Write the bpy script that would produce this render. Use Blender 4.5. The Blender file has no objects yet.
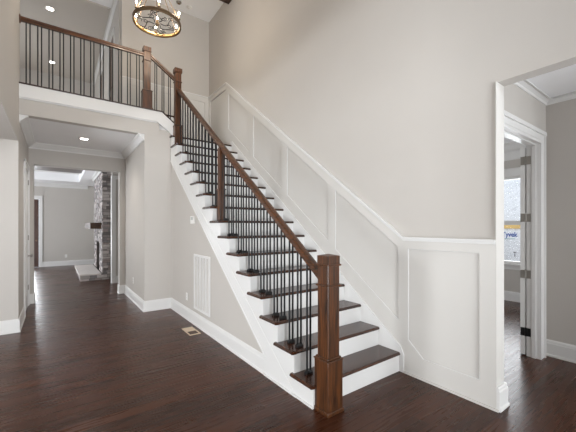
import bpy, bmesh, math, random
from mathutils import Vector, Matrix
random.seed(7)
C = bpy.context.scene.collection
SC = bpy.context.scene

# ------------------------------------------------------------------ camera
cd = bpy.data.cameras.new('camera')
cam = bpy.data.objects.new('camera', cd); C.objects.link(cam)
cam.location = (0, 0, 1.4479)
cam.rotation_euler = (math.pi/2, 0, -0.6303)
cd.sensor_width = 36; cd.lens = 36*317.654/576
cd.shift_y = 10.52/576
cd.clip_start = .05; cd.clip_end = 200
SC.camera = cam

# ------------------------------------------------------------------ exposure and world
vs = SC.view_settings
vs.view_transform = 'Standard'; vs.look = 'None'; vs.gamma = 1; vs.use_curve_mapping = False
vs.exposure = -0.35
w = bpy.data.worlds.new('sky'); SC.world = w; w.use_nodes = True
bg = w.node_tree.nodes['Background']
bg.inputs[0].default_value = (.80, .90, 1.0, 1); bg.inputs[1].default_value = 2.9
SC.cycles.max_bounces = 10; SC.cycles.diffuse_bounces = 7
SC.cycles.use_denoising = True
SC.cycles.sample_clamp_indirect = 6

# ------------------------------------------------------------------ daylight through the windows, and added fill lamps
def area(name, loc, direction, sx, sy, power, color):
    l = bpy.data.lights.new(name, 'AREA'); l.shape = 'RECTANGLE'
    l.size = sx; l.size_y = sy; l.energy = power; l.color = color
    o = bpy.data.objects.new(name, l); C.objects.link(o); o.location = loc
    o.rotation_euler = Vector(direction).to_track_quat('-Z', 'Y').to_euler()
    return o
DAY = (.93, .965, 1.0)
area('daylight_front_door', (1.2, -2.45, 1.3), (0, 1, 0), 2.4, 2.3, 45, DAY)
area('daylight_front_transom', (1.0, -2.45, 4.2), (-.1, 1, .6), 2.2, 2.2, 165, DAY)
area('upward_fill_front_door', (1.0, -2.5, .5), (-.05, 1, .95), 2.2, .9, 265, (.96, .98, 1.0))  # added low lamp aimed up to brighten the foyer and hall ceilings
area('upward_fill_dining', (-4.6, 2.2, .75), (1, .15, .8), 2.1, .5, 260, (.96, .98, 1.0))  # added fill from the dining side, tilted up, evens the foyer light
area('daylight_back_door', (-.98, 14.75, 1.3), (.1, -1, .25), .64, 1.9, 110, DAY)
area('daylight_dining_window', (-4.55, 2.2, 1.6), (1, 0, .35), 2.2, 1.9, 270, DAY)
area('daylight_great_room', (-4.05, 11.0, 1.5), (1, 0, .35), 4.0, 2.3, 330, DAY)
area('daylight_study_window', (7.5, 2.75, 1.6), (-1, 0, 0), 1.1, 1.7, 60, DAY)
area('added_fill_study_back', (5.2, 6.2, 1.5), (.1, -1, .35), 1.9, 1.6, 150, DAY)  # added lamp at an invented opening, lifts the dark study
area('daylight_vestibule', (3.75, -2.3, 1.5), (0, 1, 0), 1.0, 1.8, 60, DAY)
area('daylight_loft_window', (-3.25, 9.6, 4.9), (1, 0, 0), 2.0, 1.2, 110, DAY)

# ------------------------------------------------------------------ materials
def mat(name, col, rough=.5, metal=0, spec=.5):
    m = bpy.data.materials.new(name); m.use_nodes = True
    b = m.node_tree.nodes['Principled BSDF']
    b.inputs['Base Color'].default_value = (*col, 1)
    b.inputs['Roughness'].default_value = rough
    b.inputs['Metallic'].default_value = metal
    b.inputs['Specular IOR Level'].default_value = spec
    return m
def N(m, t, **k):
    n = m.node_tree.nodes.new(t)
    for a, v in k.items(): setattr(n, a, v)
    return n
def L(m, a, b): m.node_tree.links.new(a, b)
def BS(m): return m.node_tree.nodes['Principled BSDF']
def srgb(r, g, b):
    f = lambda c: (c/255/12.92 if c/255 <= .04045 else ((c/255+.055)/1.055)**2.4)
    return (f(r), f(g), f(b))
def paint(name, col, rough, amt=.02, scale=3, bump=.02):
    m = mat(name, col, rough)
    tc = N(m, 'ShaderNodeTexCoord'); ns = N(m, 'ShaderNodeTexNoise'); ns.inputs['Scale'].default_value = scale
    L(m, tc.outputs['Object'], ns.inputs['Vector'])
    mx = N(m, 'ShaderNodeMix', data_type='RGBA')
    mx.inputs[6].default_value = (*[c*(1-amt) for c in col], 1); mx.inputs[7].default_value = (*[min(1, c*(1+amt)) for c in col], 1)
    L(m, ns.outputs['Fac'], mx.inputs[0]); L(m, mx.outputs[2], BS(m).inputs['Base Color'])
    n2 = N(m, 'ShaderNodeTexNoise'); n2.inputs['Scale'].default_value = 180
    L(m, tc.outputs['Object'], n2.inputs['Vector'])
    bp = N(m, 'ShaderNodeBump'); bp.inputs['Strength'].default_value = bump; bp.inputs['Distance'].default_value = .002
    L(m, n2.outputs['Fac'], bp.inputs['Height']); L(m, bp.outputs[0], BS(m).inputs['Normal'])
    return m
M = {}
M['wall'] = paint('greige_wall_paint', srgb(190, 185, 179), .75)
M['loft'] = paint('shaded_loft_ceiling_tone', srgb(190, 183, 175), .8)  # greige stands for shade on the loft ceiling, put into the colour
M['white'] = paint('white_trim_paint', srgb(221, 220, 218), .38, .01, 2, .005)
M['panel'] = paint('wainscot_paint', srgb(208, 205, 200), .45, .01, 2, .005)
M['ceiling'] = paint('white_ceiling_paint', srgb(240, 240, 241), .8)
M['iron'] = mat('black_iron', (.007, .007, .008), .45, .2)
M['bronze'] = mat('oil_rubbed_bronze', (.19, .125, .07), .5, .5)
M['nickel'] = mat('satin_nickel', (.36, .34, .31), .38, .9)
M['plastic'] = mat('white_plastic', srgb(232, 230, 226), .35)
M['dark'] = mat('dark_void', (.015, .013, .012), .8)
M['grey'] = mat('duct_grey', (.16, .15, .145), .7)
M['beige'] = mat('beige_register_metal', srgb(206, 186, 160), .4)
M['brown'] = mat('brown_register_cavity', srgb(74, 52, 40), .6)
M['firebox'] = mat('sooty_firebox', (.010, .010, .010), .8)
M['hearthstone'] = paint('pale_hearth_slab', srgb(212, 205, 200), .7, .12, 9)
M['blue_ink'] = mat('blue_print', srgb(52, 88, 160), .6)
M['green_ink'] = mat('grey_green_print', srgb(130, 168, 170), .6)
M['black_ink'] = mat('dark_print', srgb(70, 70, 80), .6)
M['sheathing'] = paint('yellow_wood_sheathing', srgb(226, 190, 120), .8, .1, 12)
M['ground'] = paint('bare_ground', srgb(150, 130, 105), .9, .2, 2)

def wood(name, axis, dark, light, rough, scale=1.0, coat=0):
    m = mat(name, light, rough)
    tc = N(m, 'ShaderNodeTexCoord'); mp = N(m, 'ShaderNodeMapping')
    s = [26*scale]*3; s['xyz'.index(axis)] = 1.3*scale
    mp.inputs['Scale'].default_value = s
    L(m, tc.outputs['Object'], mp.inputs['Vector'])
    ns = N(m, 'ShaderNodeTexNoise'); ns.inputs['Scale'].default_value = 2.2; ns.inputs['Detail'].default_value = 6
    ns.inputs['Distortion'].default_value = 1.2
    L(m, mp.outputs[0], ns.inputs['Vector'])
    cr = N(m, 'ShaderNodeValToRGB')
    cr.color_ramp.elements[0].position = .32; cr.color_ramp.elements[0].color = (*dark, 1)
    cr.color_ramp.elements[1].position = .68; cr.color_ramp.elements[1].color = (*light, 1)
    L(m, ns.outputs['Fac'], cr.inputs[0]); L(m, cr.outputs[0], BS(m).inputs['Base Color'])
    bp = N(m, 'ShaderNodeBump'); bp.inputs['Strength'].default_value = .12; bp.inputs['Distance'].default_value = .002
    L(m, ns.outputs['Fac'], bp.inputs['Height']); L(m, bp.outputs[0], BS(m).inputs['Normal'])
    BS(m).inputs['Coat Weight'].default_value = coat; BS(m).inputs['Coat Roughness'].default_value = .2
    return m
ND, NL = srgb(32, 16, 6), srgb(98, 56, 24)
M['wood_z'] = wood('stained_oak_upright', 'z', ND, NL, .38, coat=.15)
M['wood_y'] = wood('stained_oak_sloping', 'y', ND, NL, .36, coat=.2)
M['wood_x'] = wood('stained_oak_lengthwise', 'x', ND, NL, .36, coat=.2)
M['tread'] = wood('dark_oak_tread', 'x', srgb(36, 18, 10), srgb(76, 43, 25), .26, coat=.25)
M['landing'] = wood('dark_oak_landing', 'x', srgb(40, 24, 18), srgb(66, 40, 29), .3, coat=.25)
M['mantel'] = wood('rustic_mantel_timber', 'y', srgb(30, 18, 8), srgb(88, 58, 30), .6)
M['beam'] = wood('dark_ceiling_beam', 'x', srgb(38, 25, 17), srgb(70, 48, 33), .55)
M['door_wood'] = wood('dark_stained_door', 'z', srgb(44, 26, 20), srgb(92, 56, 42), .35, coat=.3)

def floor_mat():
    m = mat('dark_walnut_planks', srgb(60, 34, 28), .3, spec=.27)
    tc = N(m, 'ShaderNodeTexCoord')
    br = N(m, 'ShaderNodeTexBrick'); br.offset = .37; br.offset_frequency = 2; br.squash = 1
    br.inputs['Scale'].default_value = 1
    br.inputs['Brick Width'].default_value = 1.35; br.inputs['Row Height'].default_value = .127
    br.inputs['Mortar Size'].default_value = .0016; br.inputs['Mortar Smooth'].default_value = .3; br.inputs['Bias'].default_value = 0
    br.inputs['Color1'].default_value = (0, 0, 0, 1); br.inputs['Color2'].default_value = (1, 1, 1, 1); br.inputs['Mortar'].default_value = (.5, .5, .5, 1)
    L(m, tc.outputs['Object'], br.inputs['Vector'])
    mp = N(m, 'ShaderNodeMapping'); mp.inputs['Scale'].default_value = (1.1, 19, 1)
    L(m, tc.outputs['Object'], mp.inputs['Vector'])
    ns = N(m, 'ShaderNodeTexNoise'); ns.inputs['Scale'].default_value = 1.6; ns.inputs['Detail'].default_value = 7; ns.inputs['Distortion'].default_value = .8
    L(m, mp.outputs[0], ns.inputs['Vector'])
    ramp = N(m, 'ShaderNodeValToRGB')
    ramp.color_ramp.elements[0].color = (*srgb(30, 13, 7), 1); ramp.color_ramp.elements[1].color = (*srgb(82, 45, 25), 1)
    ad = N(m, 'ShaderNodeMath', operation='MULTIPLY_ADD'); ad.inputs[1].default_value = .46
    L(m, br.outputs['Color'], ad.inputs[0]); 
    sc_ = N(m, 'ShaderNodeMath', operation='MULTIPLY'); sc_.inputs[1].default_value = .62
    L(m, ns.outputs['Fac'], sc_.inputs[0]); L(m, sc_.outputs[0], ad.inputs[2]); L(m, ad.outputs[0], ramp.inputs[0])
    mx = N(m, 'ShaderNodeMix', data_type='RGBA'); mx.inputs[7].default_value = (*srgb(20, 11, 9), 1)
    L(m, br.outputs['Fac'], mx.inputs[0]); L(m, ramp.outputs[0], mx.inputs[6]); L(m, mx.outputs[2], BS(m).inputs['Base Color'])
    # hand scraped surface
    mp2 = N(m, 'ShaderNodeMapping'); mp2.inputs['Scale'].default_value = (9, 3, 1); L(m, tc.outputs['Object'], mp2.inputs['Vector'])
    n2 = N(m, 'ShaderNodeTexNoise'); n2.inputs['Scale'].default_value = 2.4; n2.inputs['Detail'].default_value = 3; L(m, mp2.outputs[0], n2.inputs['Vector'])
    hs = N(m, 'ShaderNodeMath', operation='SUBTRACT'); L(m, n2.outputs['Fac'], hs.inputs[0]); L(m, br.outputs['Fac'], hs.inputs[1])
    bp = N(m, 'ShaderNodeBump'); bp.inputs['Strength'].default_value = .16; bp.inputs['Distance'].default_value = .005
    L(m, hs.outputs[0], bp.inputs['Height']); L(m, bp.outputs[0], BS(m).inputs['Normal'])
    rr = N(m, 'ShaderNodeMapRange'); rr.inputs[3].default_value = .2; rr.inputs[4].default_value = .36
    L(m, ns.outputs['Fac'], rr.inputs[0]); L(m, rr.outputs[0], BS(m).inputs['Roughness'])
    return m
M['floor'] = floor_mat()
def glow(name, col, s):
    m = mat(name, col); b = BS(m)
    b.inputs['Emission Color'].default_value = (*col, 1); b.inputs['Emission Strength'].default_value = s
    return m
M['lamp'] = glow('recessed_lamp_glow', (1, .95, .86), 18)
M['bulb'] = glow('candle_bulb_glow', (1, .90, .74), 60)
def glass():
    m = bpy.data.materials.new('window_glass'); m.use_nodes = True
    nt = m.node_tree; nt.nodes.clear()
    o = N(m, 'ShaderNodeOutputMaterial'); t = N(m, 'ShaderNodeBsdfTransparent'); g = N(m, 'ShaderNodeBsdfGlossy'); g.inputs['Roughness'].default_value = .02
    f = N(m, 'ShaderNodeFresnel'); x = N(m, 'ShaderNodeMixShader')
    L(m, f.outputs[0], x.inputs[0]); L(m, t.outputs[0], x.inputs[1]); L(m, g.outputs[0], x.inputs[2]); L(m, x.outputs[0], o.inputs[0])
    return m
M['glass'] = glass()
def wrapmat():
    m = mat('white_house_wrap', srgb(236, 238, 242), .55)
    tc = N(m, 'ShaderNodeTexCoord'); v = N(m, 'ShaderNodeTexNoise'); v.inputs['Scale'].default_value = 14; v.inputs['Distortion'].default_value = 2.5
    L(m, tc.outputs['Object'], v.inputs['Vector'])
    cr = N(m, 'ShaderNodeValToRGB'); cr.color_ramp.elements[0].position = .40; cr.color_ramp.elements[0].color = (*srgb(219, 220, 223), 1)
    cr.color_ramp.elements[1].position = .5; cr.color_ramp.elements[1].color = (*srgb(240, 241, 244), 1)
    L(m, v.outputs['Fac'], cr.inputs[0]); L(m, cr.outputs[0], BS(m).inputs['Base Color'])
    bp = N(m, 'ShaderNodeBump'); bp.inputs['Strength'].default_value = .3; L(m, v.outputs['Fac'], bp.inputs['Height']); L(m, bp.outputs[0], BS(m).inputs['Normal'])
    return m
M['wrap'] = wrapmat()
STONE = []
for i, c in enumerate([(176, 169, 166), (150, 143, 141), (122, 116, 115), (200, 193, 190), (162, 150, 146), (140, 136, 137)]):
    STONE.append(paint('ledge_stone_%s' % 'abcdef'[i], srgb(*c), .85, .22, 22, .3))
STONE.append(mat('stone_joint', srgb(96, 90, 86), .9))

# ------------------------------------------------------------------ mesh helpers
class MB:
    def __init__(s): s.v = []; s.f = []; s.sm = []; s.mi = []
    def add(s, vs, fs, smooth=False, mi=0):
        b = len(s.v); s.v += [tuple(v) for v in vs]
        for f in fs: s.f.append([b+i for i in f]); s.sm.append(smooth); s.mi.append(mi)
        return s
    def box(s, x0, x1, y0, y1, z0, z1, mi=0):
        x0, x1 = sorted((x0, x1)); y0, y1 = sorted((y0, y1)); z0, z1 = sorted((z0, z1))
        return s.add([(x0, y0, z0), (x1, y0, z0), (x1, y1, z0), (x0, y1, z0), (x0, y0, z1), (x1, y0, z1), (x1, y1, z1), (x0, y1, z1)],
                     [(0, 3, 2, 1), (4, 5, 6, 7), (0, 1, 5, 4), (1, 2, 6, 5), (2, 3, 7, 6), (3, 0, 4, 7)], False, mi)
    def prism(s, pts, axis, a, b):
        """polygon of 2-D points extruded along an axis: x takes (y,z), y takes (x,z), z takes (x,y)"""
        def P(p, t): return {'x': (t, p[0], p[1]), 'y': (p[0], t, p[1]), 'z': (p[0], p[1], t)}[axis]
        n = len(pts)
        vs = [P(p, a) for p in pts] + [P(p, b) for p in pts]
        fs = [tuple(range(n))[::-1], tuple(range(n, 2*n))] + [(i, (i+1) % n, n+(i+1) % n, n+i) for i in range(n)]
        return s.add(vs, fs)
    def tube(s, pts, r, n=8, cap=True, smooth=True):
        pts = [Vector(p) for p in pts]; rs = r if isinstance(r, (list, tuple)) else [r]*len(pts)
        rings = []; ref = None
        for i, p in enumerate(pts):
            t = (pts[min(i+1, len(pts)-1)] - pts[max(i-1, 0)]).normalized()
            if ref is None: ref = Vector((0, 0, 1)) if abs(t.z) < .9 else Vector((1, 0, 0))
            u = t.cross(ref).normalized(); w_ = u.cross(t).normalized(); ref = w_
            rings.append([p + (u*math.cos(a)+w_*math.sin(a))*rs[i] for a in [2*math.pi*k/n for k in range(n)]])
        vs = [q for R in rings for q in R]; fs = []
        for i in range(len(pts)-1):
            for k in range(n): fs.append((i*n+k, i*n+(k+1) % n, (i+1)*n+(k+1) % n, (i+1)*n+k))
        s.add(vs, fs, smooth)
        if cap:
            s.add(rings[0], [tuple(range(n))[::-1]]); s.add(rings[-1], [tuple(range(n))])
        return s
    def lathe(s, c, prof, n=24, axis='z', smooth=True):
        shut = prof[0] == prof[-1]
        vs = []; fs = []
        for (r, h) in prof:
            for k in range(n):
                a = 2*math.pi*k/n; x, y = r*math.cos(a), r*math.sin(a)
                vs.append({'z': (c[0]+x, c[1]+y, c[2]+h), 'x': (c[0]+h, c[1]+x, c[2]+y), 'y': (c[0]+x, c[1]+h, c[2]+y)}[axis])
        for i in range(len(prof)-1):
            for k in range(n): fs.append((i*n+k, i*n+(k+1) % n, (i+1)*n+(k+1) % n, (i+1)*n+k))
        if not shut: fs.append(tuple(range(n))[::-1]); fs.append(tuple(range((len(prof)-1)*n, len(prof)*n)))
        return s.add(vs, fs, smooth)
    def sweep(s, path, prof, side=1, closed=False):
        """profile (d outward from the wall, z) swept along a plan path; side=1 puts it on the left of travel"""
        P = [Vector((p[0], p[1])) for p in path]; n = len(P)
        rings = []
        for i in range(n):
            def nrm(a, b):
                d = (b-a).normalized(); return Vector((-d.y, d.x))*side
            if closed or 0 < i < n-1:
                n1 = nrm(P[i-1], P[i]); n2 = nrm(P[i], P[(i+1) % n]); m = (n1+n2); m = m/m.dot(n1) if m.length > 1e-6 else n1
            elif i == 0: m = nrm(P[0], P[1])
            else: m = nrm(P[-2], P[-1])
            rings.append([(P[i].x+m.x*d, P[i].y+m.y*d, z) for d, z in prof])
        k = len(prof); vs = [v for R in rings for v in R]; fs = []
        for i in range(n if closed else n-1):
            j = (i+1) % n
            for a in range(k): fs.append((i*k+a, i*k+(a+1) % k, j*k+(a+1) % k, j*k+a))
        if not closed: fs += [tuple(range(k))[::-1], tuple(range((n-1)*k, n*k))]
        return s.add(vs, fs)
    def build(s, name, m, parent=None, bevel=0, origin=None):
        me = bpy.data.meshes.new(name)
        if origin is None:
            if parent is not None: origin = WORLD[parent.name]
            else: origin = (0, 0, 0)
        off = Vector(origin)
        me.from_pydata([Vector(v)-off for v in s.v], [], s.f)
        for mm in (m if isinstance(m, list) else [m]): me.materials.append(mm)
        me.polygons.foreach_set('use_smooth', s.sm); me.polygons.foreach_set('material_index', s.mi)
        bm = bmesh.new(); bm.from_mesh(me); bmesh.ops.recalc_face_normals(bm, faces=bm.faces); bm.to_mesh(me); bm.free()
        o = bpy.data.objects.new(name, me); C.objects.link(o)
        if parent is not None:
            o.parent = parent; o.location = off - WORLD[parent.name]
        else: o.location = off
        WORLD[o.name] = off
        if bevel:
            b = o.modifiers.new('edge', 'BEVEL'); b.width = bevel; b.segments = 2; b.limit_method = 'ANGLE'; b.angle_limit = math.radians(40)
        return o
WORLD = {}
def tag(o, label=None, cat=None, group=None, kind=None):
    if label: o['label'] = label
    if cat: o['category'] = cat
    if group: o['group'] = group
    if kind: o['kind'] = kind
    return o
def thing(name, label, cat, loc, group=None):
    o = bpy.data.objects.new(name, None); C.objects.link(o); o.location = loc; o.empty_display_size = .1
    WORLD[o.name] = Vector(loc)
    return tag(o, label, cat, group)
def struct(name, mb, m, label=None, cat=None, bevel=0):
    o = mb.build(name, m, bevel=bevel); tag(o, label, cat, None, 'structure'); return o

# ------------------------------------------------------------------ measures of the house
XR, XS, XL = 2.81, 1.66, -.42          # stair wall, open side of the stairs, left wall
YC, YB = 5.796, 6.9                    # hall front face, back of the stair landing
XH, YH = 1.2115, 7.67                  # hall right wall, hall far wall
R_, G_, Y0, NOSE = .1905, .2518, 1.933, .0315
ZL = 16*R_                             # landing, 3.048
ZF = 3.44                              # loft floor
ZC = 6.09
XT = 2.935                            # far face of the stair wall

# ------------------------------------------------------------------ setting: floors, walls, ceilings
struct('floor', MB().box(-4.8, 9, -2.4, 14.6, -.12, 0), M['floor'], 'dark walnut plank floor running through foyer and hall', 'floor')
struct('floor_loft', MB().box(-3.3, 1.45, YC, 12.1, 3.14, ZF), M['landing'], 'dark loft floor behind the balcony railing', 'floor')

mb = MB()
mb.box(XR, XT, 1.055, YB+.15, 0, ZC); mb.box(XR, XT, -.9, 1.055, 2.585, ZC); mb.box(XR, XT, -2.4, -.9, 0, ZC)
struct('wall_right', mb, M['wall'], 'tall greige wall rising beside the staircase', 'wall')
mb = MB()
mb.box(-.64, XL, -2.4, 1.4, 0, ZC); mb.box(-.64, XL, 1.4, 5.70, 2.625, ZC); mb.box(-.64, XL, 5.70, 5.93, 0, ZC)
mb.box(-.64, XL, 5.93, YH, 0, 3.14)
struct('wall_left', mb, M['wall'], 'greige wall at the left edge with an opening', 'wall')
mb = MB()
mb.box(-.42, .1, -2.4, -2.25, 0, ZC); mb.box(2.3, XR, -2.4, -2.25, 0, ZC); mb.box(.1, 2.3, -2.4, -2.25, 2.45, 3.15); mb.box(.1, 2.3, -2.4, -2.25, 5.25, ZC)
struct('wall_front', mb, M['wall'], 'foyer front wall behind the viewer', 'wall')
struct('wall_header', MB().box(XL, XH, YC, YC+.12, 3.02, 3.14).box(XL, 1.45, YC-.002, YC, 3.02, ZF-.01), M['wall'], 'greige header over the hall opening', 'wall')
struct('wall_hall_right', MB().box(XH, XS, YC, YH, 0, 3.14), M['wall'], 'greige hall wall beside the stair closet', 'wall')
mb = MB()
mb.box(-.64, -.345, YH, YH+.2, 0, 3.02); mb.box(1.105, 1.66, YH, YH+.2, 0, 3.02); mb.box(-.345, 1.105, YH, YH+.2, 2.625, 3.02)
struct('wall_hall_far', mb, M['wall'], 'greige wall with the wide opening at the hall end', 'wall')
# under-stair wall: greige triangle, lower edge line of the stringer above it
def zlow(y): return .7625*y-1.809
struct('wall_under_stair', MB().prism([(2.0, 0), (YC, 0), (YC, 2.64), (5.65, 2.52), (2.42, .04), (2.0, .04)], 'x', XS, XS+.09), M['wall'], 'greige triangular wall under the stairs', 'wall')
mb = MB(); mb.box(1.03, XR, YB, YB+.15, ZF-.4, ZC); mb.box(1.66, XR, YB, YB+.15, 0, ZF-.4)
struct('wall_back', mb, M['wall'], 'greige wall behind the stair landing', 'wall')
struct('wall_loft_right', MB().box(1.0, 1.03, YB+.15, 12.0, ZF, ZC).box(1.03, 1.2, YB+.15, 12.0, ZF, ZC), M['wall'], 'greige loft wall running back from the landing', 'wall')
mb = MB(); mb.box(-3.3, 1.2, 12.0, 12.15, ZF, ZC)
struct('wall_loft_far', mb, M['wall'], 'greige far wall of the loft', 'wall')
mb = MB(); mb.box(-3.3, -3.15, YC, 8.6, ZF, ZC); mb.box(-3.3, -3.15, 10.6, 12.0, ZF, ZC); mb.box(-3.3, -3.15, 8.6, 10.6, ZF, 4.3); mb.box(-3.3, -3.15, 8.6, 10.6, 5.5, ZC)
struct('wall_loft_left', mb, M['wall'], 'greige left wall of the loft', 'wall')
struct('wall_loft_front', MB().box(-3.15, -.64, YC, 5.93, ZF, ZC), M['wall'], 'greige loft wall beside the railing', 'wall')
# great room behind the hall
mb = MB(); mb.box(-4.2, -1.42, 14.4, 14.55, 0, 3.4); mb.box(-.5, 2.2, 14.4, 14.55, 0, 3.4); mb.box(-1.42, -.5, 14.4, 14.55, 2.43, 3.4)
struct('wall_great_room_back', mb, M['wall'], 'greige back wall of the great room', 'wall')
struct('wall_great_room_right', MB().box(1.62, 1.8, 9.35, 14.4, 0, 3.4).box(1.62, 4, YH, YH+.2, 0, 3.02), M['wall'], 'greige great room wall behind the fireplace', 'wall')
struct('wall_great_room_return', MB().box(1.16, 3.5, 9.2, 9.35, 0, 3.2), M['wall'], 'short greige return wall beside the fireplace', 'wall')
mb = MB(); mb.box(-4.2, -4.05, YH, 9.0, 0, 3.4); mb.box(-4.2, -4.05, 13, 14.4, 0, 3.4); mb.box(-4.2, -4.05, 9, 13, 0, .35); mb.box(-4.2, -4.05, 9, 13, 2.65, 3.4)
struct('wall_great_room_left', mb, M['wall'], 'greige window wall of the great room', 'wall')
struct('wall_great_room_front', MB().box(-4.2, -.64, YH, YH+.2, 0, 3.4), M['wall'], 'greige front wall of the great room', 'wall')
# dining room at left
mb = MB(); mb.box(-4.5, -.64, 5.70, 5.8, 0, 3.1)
struct('wall_dining_back', mb, M['wall'], 'greige back wall of the dining room', 'wall')
mb = MB(); mb.box(-4.65, -4.5, -2.4, 1.1, 0, 3.1); mb.box(-4.65, -4.5, 3.3, 5.8, 0, 3.1); mb.box(-4.65, -4.5, 1.1, 3.3, 0, .6); mb.box(-4.65, -4.5, 1.1, 3.3, 2.55, 3.1)
struct('wall_dining_left', mb, M['wall'], 'greige window wall of the dining room', 'wall')
struct('wall_dining_front', MB().box(-4.5, -.64, -2.4, -2.25, 0, 3.1), M['wall'], 'greige front wall of the dining room', 'wall')
# vestibule and study at right
XV, YV = 4.46, 1.18
struct('wall_vestibule_right', MB().box(XV, XV+.12, -2.4, YV, 0, 2.87), M['wall'], 'greige wall at the right edge of the view', 'wall')
mb = MB(); mb.box(XT, 3.15, YV, YV+.12, 0, 3.06); mb.box(4.27, XV, YV, YV+.12, 0, 3.06); mb.box(3.15, 4.27, YV, YV+.12, 2.37, 3.06)
struct('wall_study_door', mb, M['wall'], 'greige wall around the study doorway', 'wall')
mb = MB(); mb.box(7.157, 7.32, YV+.12, 2.15, 0, 3.06); mb.box(7.157, 7.32, 3.15, 6, 0, 3.06); mb.box(7.157, 7.32, 2.15, 3.15, 0, .72); mb.box(7.157, 7.32, 2.15, 3.15, 2.42, 3.06)
struct('wall_study_window', mb, M['wall'], 'greige study wall around the window', 'wall')
struct('wall_study_back', MB().box(XT, 4.2, 6, 6.15, 0, 3.06).box(6.2, 7.32, 6, 6.15, 0, 3.06).box(4.2, 6.2, 6, 6.15, 0, .7).box(4.2, 6.2, 6, 6.15, 2.4, 3.06).box(XV, 7.32, YV, YV+.12, 0, 3.06), M['wall'], 'greige back wall of the study', 'wall')
mb = MB(); mb.box(XT, 3.25, -2.4, -2.25, 0, 2.87); mb.box(4.25, XV, -2.4, -2.25, 0, 2.87); mb.box(3.25, 4.25, -2.4, -2.25, 0, .6); mb.box(3.25, 4.25, -2.4, -2.25, 2.4, 2.87)
struct('wall_vestibule_front', mb, M['wall'], 'greige vestibule wall behind the viewer', 'wall')

struct('ceiling', MB().box(-.64, 3.0, -2.4, 7.68, ZC, ZC+.15), M['ceiling'], 'white foyer ceiling high above the stairs', 'ceiling')
struct('ceiling_loft', MB().box(-3.3, 1.2, 7.68, 12.15, ZC-.03, ZC+.15).box(-3.3, -.64, YC, 7.68, ZC-.03, ZC+.15), M['loft'], 'loft ceiling behind the railing, shade put into its colour', 'ceiling')
struct('ceiling_hall', MB().box(XL, XH, YC+.12, YH, 3.02, 3.14), M['ceiling'], 'white hall ceiling below the loft', 'ceiling')
mb = MB(); mb.box(.65, 2.2, YH+.2, 14.4, 3.0, 3.5); mb.box(-4.2, .65, 13.3, 14.4, 3.0, 3.5); mb.box(-4.2, .65, YH+.2, 8.4, 3.0, 3.5); mb.box(-4.2, .65, 8.4, 13.3, 3.36, 3.5); mb.box(-4.2, -3.2, 8.4, 13.3, 3.0, 3.36); mb.box(2.2, 4, YH+.2, 9.2, 3.0, 3.5)
struct('ceiling_great_room', mb, M['ceiling'], 'white tray ceiling of the great room', 'ceiling')
struct('ceiling_vestibule', MB().box(XT, XV, -2.4, YV, 2.87, 2.98).box(XT, 7.32, YV+.12, 6.15, 3.06, 3.16), M['ceiling'], 'white ceiling beyond the right opening', 'ceiling')
struct('ceiling_dining', MB().box(-4.65, -.64, -2.4, 5.8, 3.05, 3.15), M['ceiling'], 'white dining room ceiling', 'ceiling')

# ------------------------------------------------------------------ trim: baseboards, crown, casings
BASE = [(0, 0), (.024, 0), (.024, .018), (.016, .026), (.016, .142), (.013, .15), (.012, .166), (.006, .182), (0, .182)]
def CR(zt, h=.105, p=.1):
    return [(0, zt), (0, zt-h), (.010, zt-h), (.016, zt-h+.022), (.045, zt-h+.045), (.075, zt-.03), (p-.006, zt-.018), (p, zt-.012), (p, zt)]
def baseboard(name, paths, label, prof=BASE):
    mb = MB()
    for p, s in paths: mb.sweep(p, prof, s)
    struct(name, mb, M['white'], label, 'baseboard')
baseboard('baseboard_stair', [([(XS, 2.645), (XS, YC), (XH, YC), (XH, YH), (1.105, YH), (1.105, YH+.2)], 1)], 'white baseboard along the under stair wall and hall')
baseboard('baseboard_left', [([(-.345, YH+.2), (-.345, YH), (XL, YH), (XL, 7.56)], 1), ([(XL, 6.54), (XL, 5.70), (-.64, 5.70), (-4.5, 5.70)], 1)], 'white baseboard on the left hall wall')
baseboard('baseboard_right', [([(XV, YV), (XV, -2.25)], -1)], 'white baseboard at the right edge', )
baseboard('baseboard_study', [([(7.157, YV+.12), (7.157, 6.0)], 1)], 'white baseboard below the study window')
baseboard('baseboard_far', [([(-.4, 14.4), (1.62, 14.4)], -1)], 'white baseboard on the great room back wall')
baseboard('baseboard_return', [([(3.4, 9.2), (1.16, 9.2), (1.16, 9.35)], 1)], 'white baseboard on the return wall near the fireplace')
# wraps the end of the stair wall at the right opening
baseboard('baseboard_opening', [([(XR-.022, 1.049), (XT, 1.049), (XT, YV)], -1)], 'white baseboard around the end of the stair wall',
          [(0, 0), (.030, 0), (.030, .018), (.022, .028), (.022, .15), (.016, .16), (.016, .178), (.010, .186), (0, .186)])

mb = MB(); mb.sweep([(XH, YC+.01), (XH, YH), (XL, YH), (XL, YC+.01)], CR(3.02), 1)
struct('trim_1', mb, M['white'], 'white crown moulding around the hall ceiling', 'crown moulding')
mb = MB(); mb.sweep([(XT, YV), (XV, YV), (XV, -2.25)], CR(2.87, .06, .055), -1)
mb.sweep([(7.157, YV+.12), (7.157, 6.0)], CR(3.06, .16, .13), 1); mb.sweep([(7.157, YV+.12), (7.157, 6.0)], [(0, 2.74), (0, 2.90), (.02, 2.90), (.02, 2.76), (.012, 2.74)], 1)
struct('trim_2', mb, M['white'], 'white crown mouldings beyond the right opening', 'crown moulding')
mb = MB(); mb.sweep([(1.0, YB+.16), (1.0, 12.0)], CR(ZC-.03, .07, .055), 1)
struct('trim_3', mb, M['white'], 'white crown moulding along the loft ceiling', 'crown moulding')
mb = MB(); mb.sweep([(.98, 14.4), (-4.05, 14.4)], CR(3.0, .12, .11), 1)
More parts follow.
